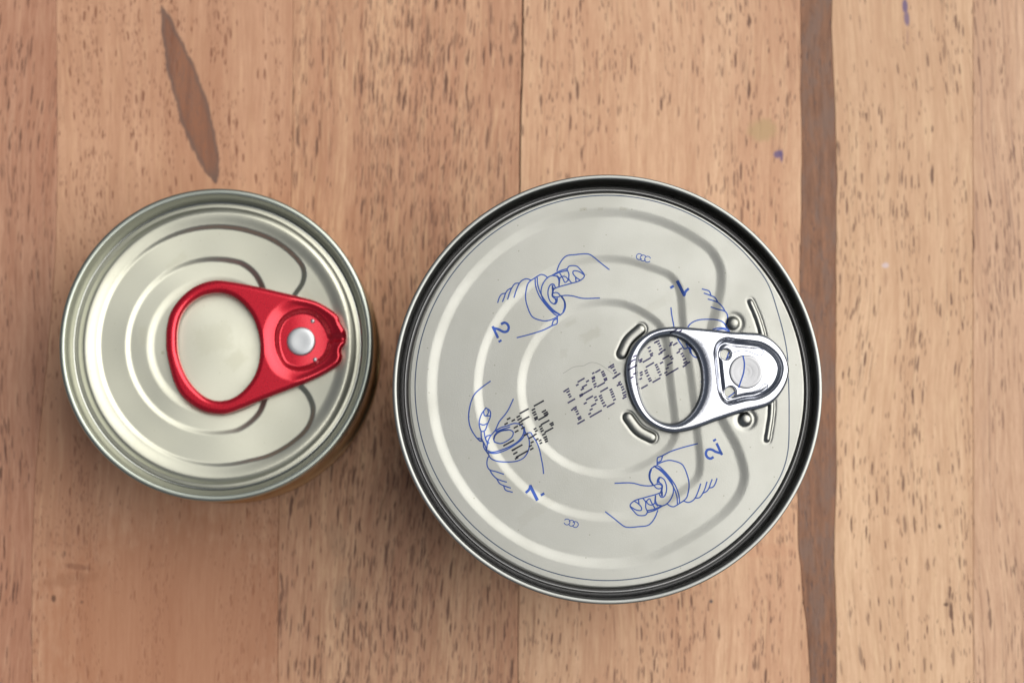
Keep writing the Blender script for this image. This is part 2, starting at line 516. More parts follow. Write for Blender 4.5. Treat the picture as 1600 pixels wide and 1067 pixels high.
W = wood_mats
plank('plank', px_x(-280), 0, W['far_left'], .02, .02, 0.00, right=seam_a)
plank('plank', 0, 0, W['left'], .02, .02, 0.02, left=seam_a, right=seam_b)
plank('plank', 0, 0, W['middle'], .02, .16, 0.0, left=seam_b, right=joint)
plank('plank', 0, 0, W['right_of_middle'], .16, .02, 0.04, left=joint, right=strip_l)
dk = plank('plank', 0, 0, W['dark'], .02, .02, 0.03, left=strip_l, right=strip_r)
tag(dk, 'narrow dark brown wavy strip')
plank('plank', 0, 0, W['right'], .02, .02, 0.04, left=strip_r, right=seam_c)
plank('plank', 0, px_x(1870), W['far_right'], .02, .05, 0.02, left=seam_c)
edge_l, edge_r = px_x(-280), px_x(1870)
for k in range(5):
    plank('plank', edge_l - 54 * (k + 1), edge_l - 54 * k, W[('middle', 'right', 'far_left', 'right_of_middle', 'left')[k]], .05, .05, 0.02 * (k % 2))
    plank('plank', edge_r + 54 * k, edge_r + 54 * (k + 1), W[('right', 'middle', 'far_right', 'left', 'right_of_middle')[k]], .05, .05, 0.02 * (k % 2))

# ================================================================== CANS
TIN_LID = metal('lid_satin_lacquer', (0.335, 0.337, 0.308, 1), 0.33, peel=0.22, peel_scale=3.2, spots=0.5, smear=0.08,
                smudges=((-3.0, 10.6, 2.2, 1.1, 28, .22), (-7.0, 13.0, 1.4, .5, 30, .15), (-8.5, 7.0, .8, 1.0, 0, .15), (-4.5, 35.6, .9, .35, 5, .35), (-1.2, 35.7, .6, .3, 0, .3),
                         (3.5, 35.7, .8, .35, -5, .35), (9.0, 16.0, 4, 1.0, 30, .12), (-14.0, -24.0, 5, 1.2, 35, .12)))
TIN_LID_SMALL = metal('lid_greenish_tin', (0.57, 0.57, 0.47, 1), 0.41, peel=0.015, peel_scale=1.2, spots=0.25, smear=0.03,
                      smudges=((-1.0, 1.5, 4.5, 3.2, 15, .16), (4.0, -3.0, 2.4, 1.8, 40, .18), (-9.0, 18.0, 3, 1, 40, .15), (-16, 2.0, .9, 2.2, 5, .2), (-11.8, -1.6, .35, .35, 0, .6), (19.5, 10.0, 1.0, 2.6, 35, .2)))
TIN_RIM = metal('rim_tinplate', (0.34, 0.35, 0.33, 1), 0.36)
TIN_RIM_SMALL = metal('rim_greenish_tin', (0.44, 0.475, 0.415, 1), 0.34)
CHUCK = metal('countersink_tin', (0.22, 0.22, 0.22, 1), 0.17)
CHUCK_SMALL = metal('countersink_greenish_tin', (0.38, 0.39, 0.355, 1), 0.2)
BODY_DARK = metal('body_tin', (0.30, 0.29, 0.27, 1), 0.28)
BODY_GOLD = metal('body_gold_lacquer', (0.56, 0.47, 0.32, 1), 0.18)
TAB_SILVER = metal('tab_polished_aluminium', (0.50, 0.515, 0.56, 1), 0.17, peel=0.05, peel_scale=1.5)
RIVET_SILVER = metal('rivet_satin', (0.36, 0.365, 0.375, 1), 0.38)
RIVET_PALE = metal('rivet_pale', (0.62, 0.64, 0.65, 1), 0.45)
TAB_RED = plain('tab_red_lacquer', (0.66, 0.01, 0.03, 1), 0.28, 0.7, coat=0.7, coat_rough=0.14, spec=0.5)
INK_BLUE = plain('ink_blue', (0.036, 0.07, 0.24, 1), 0.35, 1.0)
INK_DARK = plain('ink_code', (0.045, 0.042, 0.085, 1), 0.35, 1.0)
INK_BLACK = plain('ink_code_shaded', (0.012, 0.012, 0.022, 1), 0.45, 0.6)  # darker copy of the code ink, dimmer reflection at lower left put into colour
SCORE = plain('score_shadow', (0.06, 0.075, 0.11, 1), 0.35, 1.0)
FAINT = plain('faint_scratch', (0.2, 0.2, 0.19, 1), 0.4, 1.0)


def disc_lid(name, R, hfun, lathe_part, mat, wall_mat, parent, nr=230, na=720, split=3):
    """pressed lid: height field hfun for r <= R, then a turned countersink and wall"""
    a = np.linspace(0, 2 * np.pi, na, endpoint=False)
    rs = np.linspace(0.15, R, nr)
    X = rs[:, None] * np.cos(a)[None]
    Y = rs[:, None] * np.sin(a)[None]
    Z = hfun(np.column_stack([X.ravel(), Y.ravel()]))
    V = [np.column_stack([X.ravel(), Y.ravel(), Z])]
    for r, z in lathe_part:
        V.append(np.column_stack([r * np.cos(a), r * np.sin(a), np.full(na, z)]))
    V.append(np.array([[0, 0, float(hfun(np.zeros((1, 2)))[0])]]))
    V = np.concatenate(V)
    rings = nr + len(lathe_part)
    i = np.arange(na)
    j = (i + 1) % na
    Fc = []
    for k in range(rings - 1):
        Fc += np.stack([k * na + i, (k + 1) * na + i, (k + 1) * na + j, k * na + j], 1).tolist()
    c = len(V) - 1
    Fc += [[c, int(p), int(q)] for p, q in zip(i, j)]
    o = mesh_obj(name, V, Fc, mat, parent)
    o.data.materials.append(wall_mat)
    mi = np.zeros(len(o.data.polygons), dtype=np.int32)
    lo = (nr - 1 + split) * na
    mi[lo:(rings - 1) * na] = 1
    o.data.polygons.foreach_set('material_index', mi)
    return o


def arc(cx, cy, r, a0, a1, n=24):
    t = np.radians(np.linspace(a0, a1, n))
    return [(cx + r * math.cos(v), cy - r * math.sin(v)) for v in t]           # photo pixels, angle counter-clockwise


def sheet(outer, holes, zfun, cell, skirt):
    """thin pressed part seen from above: grid cut to a contour with holes, edges rolled down"""
    lo, hi = outer.min(0) - cell, outer.max(0) + cell
    xs = np.arange(lo[0], hi[0], cell)
    ys = np.arange(lo[1], hi[1], cell)
    nx, ny = len(xs), len(ys)
    X, Y = np.meshgrid(xs, ys)
    Q = np.column_stack([X.ravel(), Y.ravel()])
    nr_, so = nearest(Q, outer)
    best_near, s = nr_, so.copy()
    for h in holes:
        hn, hs = nearest(Q, h)
        hs = -hs
        sel = hs < s
        s = np.where(sel, hs, s)
        best_near = np.where(sel[:, None], hn, best_near)
    keep = (s > -cell * 0.45).reshape(ny, nx)
    q = keep[:-1, :-1] & keep[1:, :-1] & keep[:-1, 1:] & keep[1:, 1:]
    jj, ii = np.nonzero(q)
    base = jj * nx + ii
    quads = np.stack([base, base + 1, base + nx + 1, base + nx], 1)
    used = np.unique(quads)
    remap = -np.ones(nx * ny, int)
    remap[used] = np.arange(len(used))
    quads = remap[quads]
    P = Q[used].copy()
    E = np.concatenate([quads[:, [0, 1]], quads[:, [1, 2]], quads[:, [2, 3]], quads[:, [3, 0]]])
    key = np.sort(E, 1)
    uq, first, cnt = np.unique(key, axis=0, return_index=True, return_counts=True)
    bnd = E[first[cnt == 1]]
    bv = np.unique(bnd)
    P[bv] = best_near[used][bv]
    Z = zfun(P)
    n = len(P)
    V = [np.column_stack([P, Z])]
    low = -np.ones(n, int)
    low[bv] = n + np.arange(len(bv))
    V.append(np.column_stack([P[bv], Z[bv] - skirt]))
    side = np.stack([bnd[:, 1], bnd[:, 0], low[bnd[:, 0]], low[bnd[:, 1]]], 1)
    return np.concatenate(V), np.concatenate([quads, side]).tolist()


# ------------------------------------------------------------------ the large can
ZB = 68.0                                     # rim height
cb = at(949, 605.5, ZB)
KB = np.linalg.norm(at(950, 605.5, ZB) - at(949, 605.5, ZB))      # mm per photo pixel at the rim
RB = 336.2 * KB
can = empty('tin_can', (cb[0], cb[1], 0))
tag(can, 'large silver tin can with polished silver pull tab and blue line drawings on its lid', 'tin can')
PB = ZB - 3.0                                 # panel level


def L(pts, z=PB):
    """photo pixels -> local millimetres of the large can, on the plane z"""
    return np.array([(at(px, py, z) - cb)[:2] for px, py in pts])


r_panel = RB - 23.6 * KB
outerD = catmull(L(arc(949, 606, 274, 88, 272, 40)
                   + [(974, 879), (1020, 869), (1060, 850), (1100, 826), (1135, 798), (1156, 770), (1163, 745), (1159, 720), (1150, 695), (1130, 659),
                      (1112, 620), (1104, 585), (1104, 550), (1112, 511), (1120, 480), (1126, 450), (1126, 421), (1113, 394), (1085, 372), (1038, 348), (985, 334)]), True, 1.0)
midD = catmull(L(arc(949, 606, 202, 90, 268, 32)
                 + [(985, 804), (1030, 790), (1068, 765), (1090, 745), (1094, 725), (1089, 671), (1081, 600), (1068, 510), (1061, 450), (1048, 431), (1020, 419), (980, 407)]), True, 1.0)
inD = catmull(L(arc(949, 606, 134, 90, 270, 28)
                + [(985, 735), (1020, 718), (1044, 700), (1055, 680), (1055, 659), (1048, 600), (1040, 529), (1030, 507), (1005, 488), (975, 475)]), True, 1.0)
bead_lines = [  # (points, half width mm, height)
    (L([(972, 552), (982, 532), (1001, 514)]), 1.15, 0.62),
    (L([(982, 652), (998, 672), (1018, 683)]), 1.15, 0.62),
    (L([(1173, 472), (1184, 498), (1193, 530), (1200, 570), (1205, 610), (1205, 645), (1199, 686)]), 0.62, 0.42),
]
bead_dots = [(L([(1146, 505)])[0], 1.35, 0.6), (L([(1165, 655)])[0], 1.35, 0.6)]


def seg_dist(Q, P):
    d = np.full(len(Q), 1e9)
    for a, b in zip(P[:-1], P[1:]):
        ab = b - a
        t = np.clip(((Q - a) @ ab) / (ab @ ab), 0, 1)
        d = np.minimum(d, np.linalg.norm(Q - a - t[:, None] * ab, axis=1))
    return d


def lid_big(Q):
    Q = np.asarray(Q, float)
    z = np.full(len(Q), PB)
    for poly, depth, w in ((outerD, 0.21, 2.0), (midD, 0.18, 1.7), (inD, 0.18, 1.7)):
        s = nearest(Q, poly)[1]
        z -= depth * ramp((s + w / 2) / w)
    for P, hw, h in bead_lines:
        Pc = catmull(P, step=0.6)
        d = seg_dist(Q, Pc)
        z += h * np.sqrt(np.clip(1 - (d / hw) ** 2, 0, 1)) * ramp((hw - d) / (0.3 * hw), .4)
        z -= 0.10 * np.exp(-((d - hw) / 0.25) ** 2)
    for c, hw, h in bead_dots:
        d = np.linalg.norm(Q - c, axis=1)
        z += h * np.sqrt(np.clip(1 - (d / hw) ** 2, 0, 1)) * ramp((hw - d) / (0.3 * hw), .4)
        z -= 0.16 * np.exp(-((d - hw - .3) / 0.5) ** 2)
    # very slightly sagging sheet
    r = np.linalg.norm(Q, axis=1)
    z += 0.05 * np.cos(r / 9.0)
    edge = np.clip((r - (r_panel - 0.4)) / 0.4, 0, 1)
    z -= 0.3 * edge ** 2
    return z


zc = lid_big(np.array([[r_panel, 0.0]]))[0]
wall = [(r_panel + .08, zc - .3), (r_panel + .14, zc - 0.75), (r_panel + .22, zc - 1.25), (r_panel + .36, zc - 1.58), (r_panel + .5, zc - 1.66), (r_panel + .72, zc - 1.66), (r_panel + .86, zc - 1.56),
        (r_panel + .95, zc - 1.3), (r_panel + 1.02, zc - 0.8), (RB - 1.25, ZB - 2.2), (RB - 1.1, ZB - 1.2), (RB - .98, ZB - .5), (RB - .92, ZB - .2), (RB - .84, ZB - .06)]
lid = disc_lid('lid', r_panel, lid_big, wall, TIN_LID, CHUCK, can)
V, Fc = lathe([(RB - .84, ZB - .06), (RB - .76, ZB), (RB - .5, ZB + .015), (RB - .24, ZB + .005), (RB - .13, ZB - .04), (RB - .05, ZB - .15), (RB - .01, ZB - .32), (RB, ZB - .6), (RB, ZB - 2.4),
               (RB - .1, ZB - 2.9), (RB - .4, ZB - 3.1), (RB - 1.2, ZB - 3.2)][::-1], 512)
mesh_obj('seam_rim', uneven(V, 0.03), Fc, TIN_RIM, can)
prof = [(RB - 1.2, ZB - 3.2), (RB - 1.25, ZB - 5)]
for k in range(60):
    z = ZB - 5 - k * (ZB - 10) / 60
    prof.append((RB - 1.25 - (0.35 * max(0, math.sin(k * 1.05)) if 8 < k < 52 else 0), z))
prof += [(RB - 1.2, 3.4), (RB - .3, 3.0), (RB - .05, 2.4), (RB - .05, .5), (RB - .4, 0.06), (RB - 1.0, 0.06)]
V, Fc = lathe(prof[::-1], 256)
mesh_obj('can_body', V, Fc, BODY_DARK, can)

# score line round the opening panel
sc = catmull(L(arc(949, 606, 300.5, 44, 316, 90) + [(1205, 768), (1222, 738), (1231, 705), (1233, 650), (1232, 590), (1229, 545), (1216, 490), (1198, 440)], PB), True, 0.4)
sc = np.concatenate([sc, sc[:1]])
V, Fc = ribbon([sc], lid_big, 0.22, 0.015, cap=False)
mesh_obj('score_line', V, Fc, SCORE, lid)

# ---- printed drawings: traced strokes, the print repeats turned half round
def strokes(lines, ox, oy, sc_, turn=False):
    out = []
    for ln in lines:
        w = None
        if isinstance(ln, tuple):
            ln, w = ln
        P = [(ox + x / sc_, oy + y / sc_) for x, y in ln]
        if turn:
            P = [(949 * 2 - x, 610 * 2 - y) for x, y in P]
        P = catmull(L(P), step=0.22)
        out.append(P if w is None else (P, w))
    return out


PEEL = [
    [(735, 285), (760, 220), (800, 160), (840, 130), (930, 118), (1040, 110), (1080, 118), (1120, 145), (1200, 210), (1280, 272)],
    [(840, 270), (860, 240), (900, 232), (945, 240), (990, 285), (1022, 330), (1015, 355), (980, 385), (930, 405), (890, 415), (820, 435), (750, 455), (705, 476), (695, 505), (690, 540)],
    [(1022, 330), (960, 292), (908, 288), (902, 310), (930, 350), (980, 385)], [(930, 350), (935, 402)],
    [(840, 270), (860, 320), (860, 372), (890, 415)], [(765, 310), (800, 370), (820, 408), (855, 380)], [(760, 368), (790, 345), (830, 350), (855, 385)],
    [(735, 335), (762, 365), (758, 440)], [(690, 330), (760, 290), (840, 265)], [(700, 330), (770, 300), (840, 285)],
    [(690, 332), (640, 355), (590, 420), (570, 490), (580, 560), (630, 640), (700, 710), (770, 745)], [(690, 335), (735, 345), (755, 380), (757, 440)],
    [(720, 462), (700, 425), (670, 430), (645, 480), (645, 550), (670, 610), (712, 632), (735, 610), (740, 572)],
    ([(690, 440), (692, 480), (705, 470)], 0.36), ([(722, 580), (728, 600), (715, 628)], 0.4), [(690, 445), (690, 500), (686, 548), (720, 580)],
    [(690, 520), (730, 512), (760, 530), (768, 548), (720, 560), (690, 545)], [(770, 548), (830, 542), (900, 548), (1000, 572), (1180, 570)],
    ([(785, 555), (812, 600), (818, 660), (803, 712)], 0.36), [(780, 550), (815, 600), (824, 660), (805, 715), (770, 745)],
    [(508, 370), (513, 440), (548, 540), (608, 630), (678, 708), (735, 752), (775, 745)], [(530, 358), (535, 430), (570, 530), (630, 620), (700, 695), (762, 738)],
    [(530, 345), (440, 410), (418, 470), (408, 560), (425, 650), (480, 765), (560, 800), (620, 808), (690, 790), (740, 765)],
    [(530, 345), (570, 325), (610, 335), (640, 360)],
    [(465, 385), (420, 370), (375, 385), (345, 415), (315, 480), (288, 562)], [(345, 415), (300, 420), (265, 465), (240, 520), (222, 582)],
    [(265, 465), (225, 485), (200, 520), (185, 565), (168, 607)], [(200, 520), (160, 530), (135, 565), (118, 617)],
    [(740, 765), (740, 810), (735, 835), (690, 855), (600, 900), (480, 940), (320, 982)], [(735, 785), (700, 805), (685, 850)]]
LIFT = [
    [(285, 78), (220, 125), (165, 175), (140, 220), (120, 290), (113, 370), (125, 440), (160, 505), (195, 545), (222, 556)],
    [(182, 530), (205, 533), (220, 550), (203, 553), (190, 537)],
    [(250, 290), (215, 340), (197, 400), (200, 440), (215, 475), (240, 470), (265, 410), (287, 350), (280, 310), (250, 290)],
    [(200, 415), (230, 425), (268, 408)], [(232, 318), (240, 350), (280, 352)], [(265, 308), (270, 325), (258, 347)],
    [(212, 478), (215, 530), (240, 580), (255, 622)], [(235, 475), (245, 530), (265, 578)], [(285, 505), (255, 515), (248, 535), (258, 555), (275, 568)],
    [(467, 220), (430, 300), (400, 345), (355, 400), (325, 465), (285, 515), (265, 560), (255, 622)],
    [(255, 625), (300, 640), (380, 620), (450, 590), (510, 550), (545, 500), (550, 460), (530, 425), (480, 412), (420, 430), (370, 445), (325, 470)],
    [(258, 642), (320, 650), (400, 627), (480, 582), (540, 532), (560, 490), (555, 450)], [(330, 478), (380, 458), (440, 440)],
    ([(312, 535), (325, 500), (370, 472), (425, 463)], 0.34),
    [(318, 560), (312, 535), (330, 500), (380, 468), (440, 464), (466, 482), (460, 515), (420, 550), (365, 572), (318, 560)],
    [(265, 650), (290, 690), (340, 712), (430, 718), (500, 710), (550, 685), (580, 645), (595, 590), (590, 530), (560, 475)],
    [(230, 568), (232, 600), (262, 648)], [(265, 650), (275, 670), (265, 685)],
    [(265, 685), (258, 720), (262, 755), (280, 780), (330, 795), (390, 815)], [(280, 780), (300, 815), (335, 850), (370, 865), (413, 878)],
    [(335, 850), (360, 890), (390, 905), (445, 925)], [(390, 905), (405, 940), (460, 958)],
    [(580, 490), (605, 485), (620, 510), (650, 555), (675, 620), (690, 690), (703, 760), (708, 810)]]
TWO = [([(160, 838), (185, 826), (215, 838), (233, 875), (218, 915), (180, 922), (125, 895), (72, 882)], 0.5), ([(68, 872), (118, 978)], 0.5), ([(133, 1023), (151, 1012)], 0.42)]
ONE = [([(572, 958), (592, 938), (604, 908)], 0.5), ([(604, 912), (656, 1016)], 0.62), ([(692, 980), (708, 970)], 0.48)]
for turn in (False, True):
    V, Fc = ribbon(strokes(PEEL, 760, 380, 6.67, turn), lid_big, 0.25, 0.035)
    mesh_obj('printed_drawing', V, Fc, INK_BLUE, lid)
    V, Fc = ribbon(strokes(LIFT, 710, 580, 5.08, turn), lid_big, 0.25, 0.035)
    mesh_obj('printed_drawing', V, Fc, INK_BLUE, lid)
    V, Fc = ribbon(strokes(TWO, 760, 380, 6.67, turn), lid_big, 0.5, 0.035)
    mesh_obj('printed_numeral', V, Fc, INK_BLUE, lid)
    V, Fc = ribbon(strokes(ONE, 710, 580, 5.08, turn), lid_big, 0.5, 0.035)
    mesh_obj('printed_numeral', V, Fc, INK_BLUE, lid)
    ccc = []
    for cx, cy in ((999, 401), (1005, 403), (1012, 405)):
        P = arc(cx, cy, 4.6, 20, 320, 16)
        if turn:
            P = [(949 * 2 - x, 610 * 2 - y) for x, y in P]
        ccc.append(catmull(L(P), step=0.2))
    V, Fc = ribbon(ccc, lid_big, 0.18, 0.035)
    mesh_obj('printed_mark', V, Fc, INK_BLUE, lid)

# ---- dot-matrix date code, dash by dash: (x, y, length) in enlarged photo crops
def dashes(items, ox, oy, sc_, ang, f):
    out = []
    c, s = math.cos(math.radians(ang)), math.sin(math.radians(ang))
    for x, y, ln in items:
        h = max(ln - 5, 8) / 2
        P = [(ox + (x - h * c) / sc_, oy + (y + h * s) / sc_), (ox + (x + h * c) / sc_, oy + (y - h * s) / sc_)]
        out.append(catmull(f(P), step=0.25))
    return out


CODE_A = [(95, 538, 30), (125, 518, 42), (135, 545, 40), (148, 580, 30), (160, 605, 28), (175, 655, 95), (245, 465, 30), (290, 408, 90), (367, 420, 35), (330, 478, 65),
          (305, 515, 40), (290, 580, 40), (292, 595, 40), (355, 550, 150), (435, 325, 25), (490, 300, 65), (435, 375, 40), (440, 390, 36), (440, 420, 35), (455, 455, 35), (458, 485, 30),
          (545, 310, 35), (555, 335, 35), (565, 355, 35), (578, 390, 40), (585, 408, 35), (528, 462, 100), (630, 250, 30), (660, 230, 45), (665, 255, 45), (685, 290, 30), (700, 320, 30),
          (735, 340, 50), (690, 375, 50), (715, 355, 50),
          (185, 760, 25), (215, 735, 45), (225, 755, 30), (240, 780, 30), (250, 810, 30), (268, 850, 45), (275, 870, 40), (290, 905, 95), (340, 683, 35), (390, 620, 90), (460, 612, 30),
          (472, 645, 30), (440, 702, 65), (410, 757, 35), (393, 808, 30), (465, 808, 160), (565, 522, 100), (520, 595, 35), (530, 620, 30), (540, 650, 30), (555, 680, 35), (572, 712, 35),
          (645, 522, 30), (655, 548, 30), (665, 575, 35), (675, 605, 35), (688, 640, 30), (643, 705, 100), (735, 465, 40), (748, 435, 30), (765, 460, 30), (780, 490, 30), (790, 520, 30),
          (803, 555, 45), (812, 585, 40), (808, 615, 50)]
CODE_B = [(365, 350, 35), (375, 395, 30), (395, 430, 40), (398, 455, 30), (335, 510, 110), (258, 505, 40), (258, 530, 35), (450, 280, 40), (475, 270, 45), (490, 300, 30), (505, 330, 30),
          (515, 370, 40), (530, 400, 40), (555, 385, 40), (510, 425, 50), (650, 290, 35), (640, 320, 30), (700, 305, 60), (765, 370, 40), (740, 410, 45), (785, 430, 30), (800, 460, 30),
          (820, 500, 40), (830, 540, 50), (860, 550, 60), (820, 585, 50), (375, 572, 115), (325, 645, 35), (335, 675, 35), (350, 710, 35), (368, 748, 35), (380, 775, 35), (455, 572, 30),
          (468, 600, 30), (480, 630, 35), (492, 665, 35), (510, 700, 30), (460, 768, 110), (525, 545, 40), (580, 475, 90), (645, 470, 30), (660, 495, 30), (630, 558, 75), (597, 615, 35),
          (580, 670, 35), (660, 660, 180), (262, 670, 35), (268, 700, 30), (258, 750, 30), (305, 852, 90)]
CODE_C = [(320, 228, 130), (255, 300, 40), (262, 335, 40), (275, 360, 35), (285, 395, 40), (290, 415, 35), (380, 320, 50), (400, 340, 50), (410, 360, 50), (370, 395, 120), (395, 455, 110),
          (470, 465, 45), (480, 485, 35), (440, 545, 110), (338, 500, 30), (350, 528, 30), (360, 555, 35), (380, 595, 40), (395, 630, 40), (405, 655, 35), (412, 680, 30), (275, 530, 30),
          (290, 555, 30), (277, 598, 30), (300, 655, 30), (335, 668, 28), (345, 700, 28), (145, 320, 120), (75, 385, 40), (90, 415, 50), (160, 410, 100), (100, 450, 40), (110, 480, 45),
          (130, 520, 40), (45, 510, 50), (55, 560, 45), (15, 430, 40), (-40, 410, 40), (-70, 470, 40), (165, 600, 50), (230, 630, 70), (240, 690, 35), (220, 735, 35), (235, 770, 40),
          (60, 755, 140), (-40, 700, 140), (20, 780, 40), (40, 820, 50), (120, 830, 160), (55, 880, 40)]
CODE_TAB = [(660, 150, 60), (700, 130, 60), (765, 140, 35), (180, 462, 40), (155, 520, 70), (110, 565, 35), (150, 610, 130), (190, 680, 70), (145, 735, 40), (220, 815, 40), (200, 870, 35), (210, 905, 35)]
lines = dashes(CODE_A, 870, 540, 7.62, 30, L) + dashes(CODE_B, 970, 500, 8.207, 30, L)
V, Fc = ribbon(lines, lid_big, 0.31, 0.045)
mesh_obj('date_code', V, Fc, INK_DARK, lid)
V, Fc = ribbon(dashes(CODE_C, 800, 600, 7.62, 29, L), lid_big, 0.32, 0.05)
mesh_obj('date_code', V, Fc, INK_BLACK, lid)
V, Fc = ribbon([catmull(L([(880, 583), (897, 573), (912, 571), (923, 566), (935, 568), (948, 576), (958, 584)]), step=0.25)], lid_big, 0.09, 0.02)
mesh_obj('scratch', V, Fc, FAINT, lid)

# ---- silver pull tab
ZT = PB + 1.75                                 # top of the tab


def T(pts, ox=940, oy=450, s=4.27, z=ZT):
    return np.array([(at(ox + x / s, oy + y / s, z) - cb)[:2] for x, y in pts])


t_out = catmull(T([(163, 490), (190, 420), (240, 345), (310, 295), (380, 268), (470, 255), (560, 258), (650, 265), (750, 275), (850, 287), (960, 292), (1050, 299), (1110, 320),
                   (1170, 365), (1215, 420), (1245, 482), (1256, 545), (1246, 610), (1215, 680), (1165, 745), (1110, 785), (1040, 808), (950, 828), (860, 855), (750, 892), (640, 933),
                   (560, 955), (480, 965), (420, 955), (350, 925), (290, 880), (240, 820), (200, 750), (172, 660), (158, 570)]), True, 0.45)
t_hole = catmull(T([(247, 540), (254, 470), (288, 402), (340, 352), (400, 328), (470, 320), (530, 338), (585, 378), (628, 430), (656, 500), (668, 570), (668, 655), (650, 735), (614, 805),
                    (570, 855), (515, 888), (460, 895), (400, 880), (340, 840), (297, 780), (268, 700), (252, 620)]), True, 0.45)
t_pock = catmull(T([(742, 420), (768, 358), (822, 328), (900, 338), (1000, 348), (1065, 360), (1130, 395), (1185, 450), (1212, 515), (1206, 585), (1172, 655), (1112, 712), (1040, 745),
                    (960, 757), (880, 777), (840, 782), (798, 752), (773, 700), (758, 600), (748, 500)]), True, 0.45)


def ring_pts(c, r, n=28):
    a = np.linspace(0, 2 * np.pi, n, endpoint=False)
    return c + r * np.column_stack([np.cos(a), np.sin(a)])


h1 = ring_pts(T([(829, 440)])[0], 1.02)
h2 = ring_pts(T([(861, 692)])[0], 1.05)


def tab_big(P):
    so = nearest(P, t_out)[1]
    sh = -nearest(P, t_hole)[1]
    sp = nearest(P, t_pock)[1]
    z = np.full(len(P), ZT)
    z += fillet(so, 0.8) * 0.95
    z += fillet(sh, 1.3) * 1.25
    z -= 1.15 * sstep((sp + 0.1) / 1.2)
    z += 0.25 * sstep((sp - 1.0) / 0.9)
    for h in (h1, h2):
        z += fillet(-nearest(P, h)[1], 0.3) * 0.8
    # slightly domed top between opening and edge
    z += 0.22 * np.sin(np.clip(so / 2.6, 0, 1) * np.pi / 2) * np.sin(np.clip(sh / 2.6, 0, 1) * np.pi / 2) - 0.1
    return z


V, Fc = sheet(t_out, [t_hole, h1, h2], tab_big, 0.125, 0.7)
tab = mesh_obj('pull_tab', V, Fc, TAB_SILVER, can)
rc = T([(965, 557)])[0]
zi = ZT - 0.90
RV = 26.5 * KB
V, Fc = lathe([(RV, zi - 0.6), (RV, zi + .12), (RV - .1, zi + .22), (RV - .3, zi + .25), (RV - .4, zi + .255), (RV * .80, zi + .255), (RV * .78, zi + .25), (RV * .74, zi + .245), (RV * .72, zi + .245), (RV * .44, zi + .245), (RV * .42, zi + .24),
               (RV * .38, zi + .235), (RV * .36, zi + .235), (RV * .2, zi + .235), (RV * .18, zi + .23), (RV * .15, zi + .228), (RV * .1, zi + .228), (0.02, zi + .228)], 96)
V[:, :2] += rc
mesh_obj('rivet', V, Fc, RIVET_SILVER, tab)
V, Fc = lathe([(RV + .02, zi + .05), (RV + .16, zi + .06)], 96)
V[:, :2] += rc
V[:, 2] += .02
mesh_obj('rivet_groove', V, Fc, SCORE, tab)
blue = catmull(T([(945, 450), (955, 500), (948, 570), (938, 600), (918, 660)]), step=0.25)
V, Fc = ribbon([(blue, 0.28)], lambda p: np.full(len(p), zi + .29), 0.28, 0.02)
mesh_obj('printed_line', V, Fc, INK_BLUE, tab)
cuts = [catmull(T(p), step=0.25) for p in (
    [(868, 432), (930, 415), (980, 420), (1030, 440), (1062, 448), (1082, 432), (1078, 408), (1045, 398), (1000, 395)],
    [(950, 704), (1010, 690), (1060, 668), (1085, 640), (1108, 642), (1110, 664), (1080, 688), (1062, 694)],
    [(790, 470), (800, 560), (822, 660)])]
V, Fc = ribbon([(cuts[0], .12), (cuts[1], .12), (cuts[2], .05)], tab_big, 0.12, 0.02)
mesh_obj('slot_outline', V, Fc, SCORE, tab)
bl = [catmull(T(p), step=0.2) for p in (
    [(663, 335), (690, 330), (726, 330), (730, 350), (722, 374), (690, 380), (668, 372), (663, 335)], [(690, 332), (688, 378)], [(690, 354), (726, 352)])]
V, Fc = ribbon(bl, tab_big, 0.07, 0.02)
mesh_obj('embossed_letter', V, Fc, FAINT, tab)
tl = dashes(CODE_TAB, 970, 500, 8.207, 30, lambda P: np.array([(at(px, py, ZT) - cb)[:2] for px, py in P]))
V, Fc = ribbon(tl, tab_big, 0.31, 0.03)
mesh_obj('date_code', V, Fc, INK_DARK, tab)
# the rivet's neck down to the lid
V, Fc = lathe([(1.8, lid_big(rc[None])[0] - .1), (1.8, zi - .3)], 48)
V[:, :2] += rc
mesh_obj('rivet_neck', V, Fc, RIVET_SILVER, lid)

# ------------------------------------------------------------------ the small can
ZS = 31.0
cs = at(337, 537.5, ZS)
KS = np.linalg.norm(at(338, 537.5, ZS) - cs)
RS = 245.8 * KS
can2 = empty('tin_can', (cs[0], cs[1], 0))
tag(can2, 'small tin can with a red pull tab on its plain pale lid, gold side showing', 'tin can')
PS = ZS - 2.6


def S(pts, z=PS):
    return np.array([(at(px, py, z) - cs)[:2] for px, py in pts])


r_ps = RS - 32 * KS
s1 = catmull(S(arc(340, 540, 186, 75, 285, 40) + [(421, 711), (455, 692), (480, 668), (489, 640), (480, 615), (462, 596), (440, 570), (432, 527), (440, 490), (460, 460), (473, 440),
                                                     (474, 420), (457, 397), (425, 374)]), True, 0.9)
s2 = catmull(S(arc(335, 540, 136, 72, 285, 34) + [(388, 661), (405, 643), (414, 618), (419, 580), (419, 540), (418, 500), (414, 468), (407, 443), (395, 424)]), True, 0.9)
s3 = catmull(S(arc(337, 540, 103, 0, 350, 40)), True, 0.9)


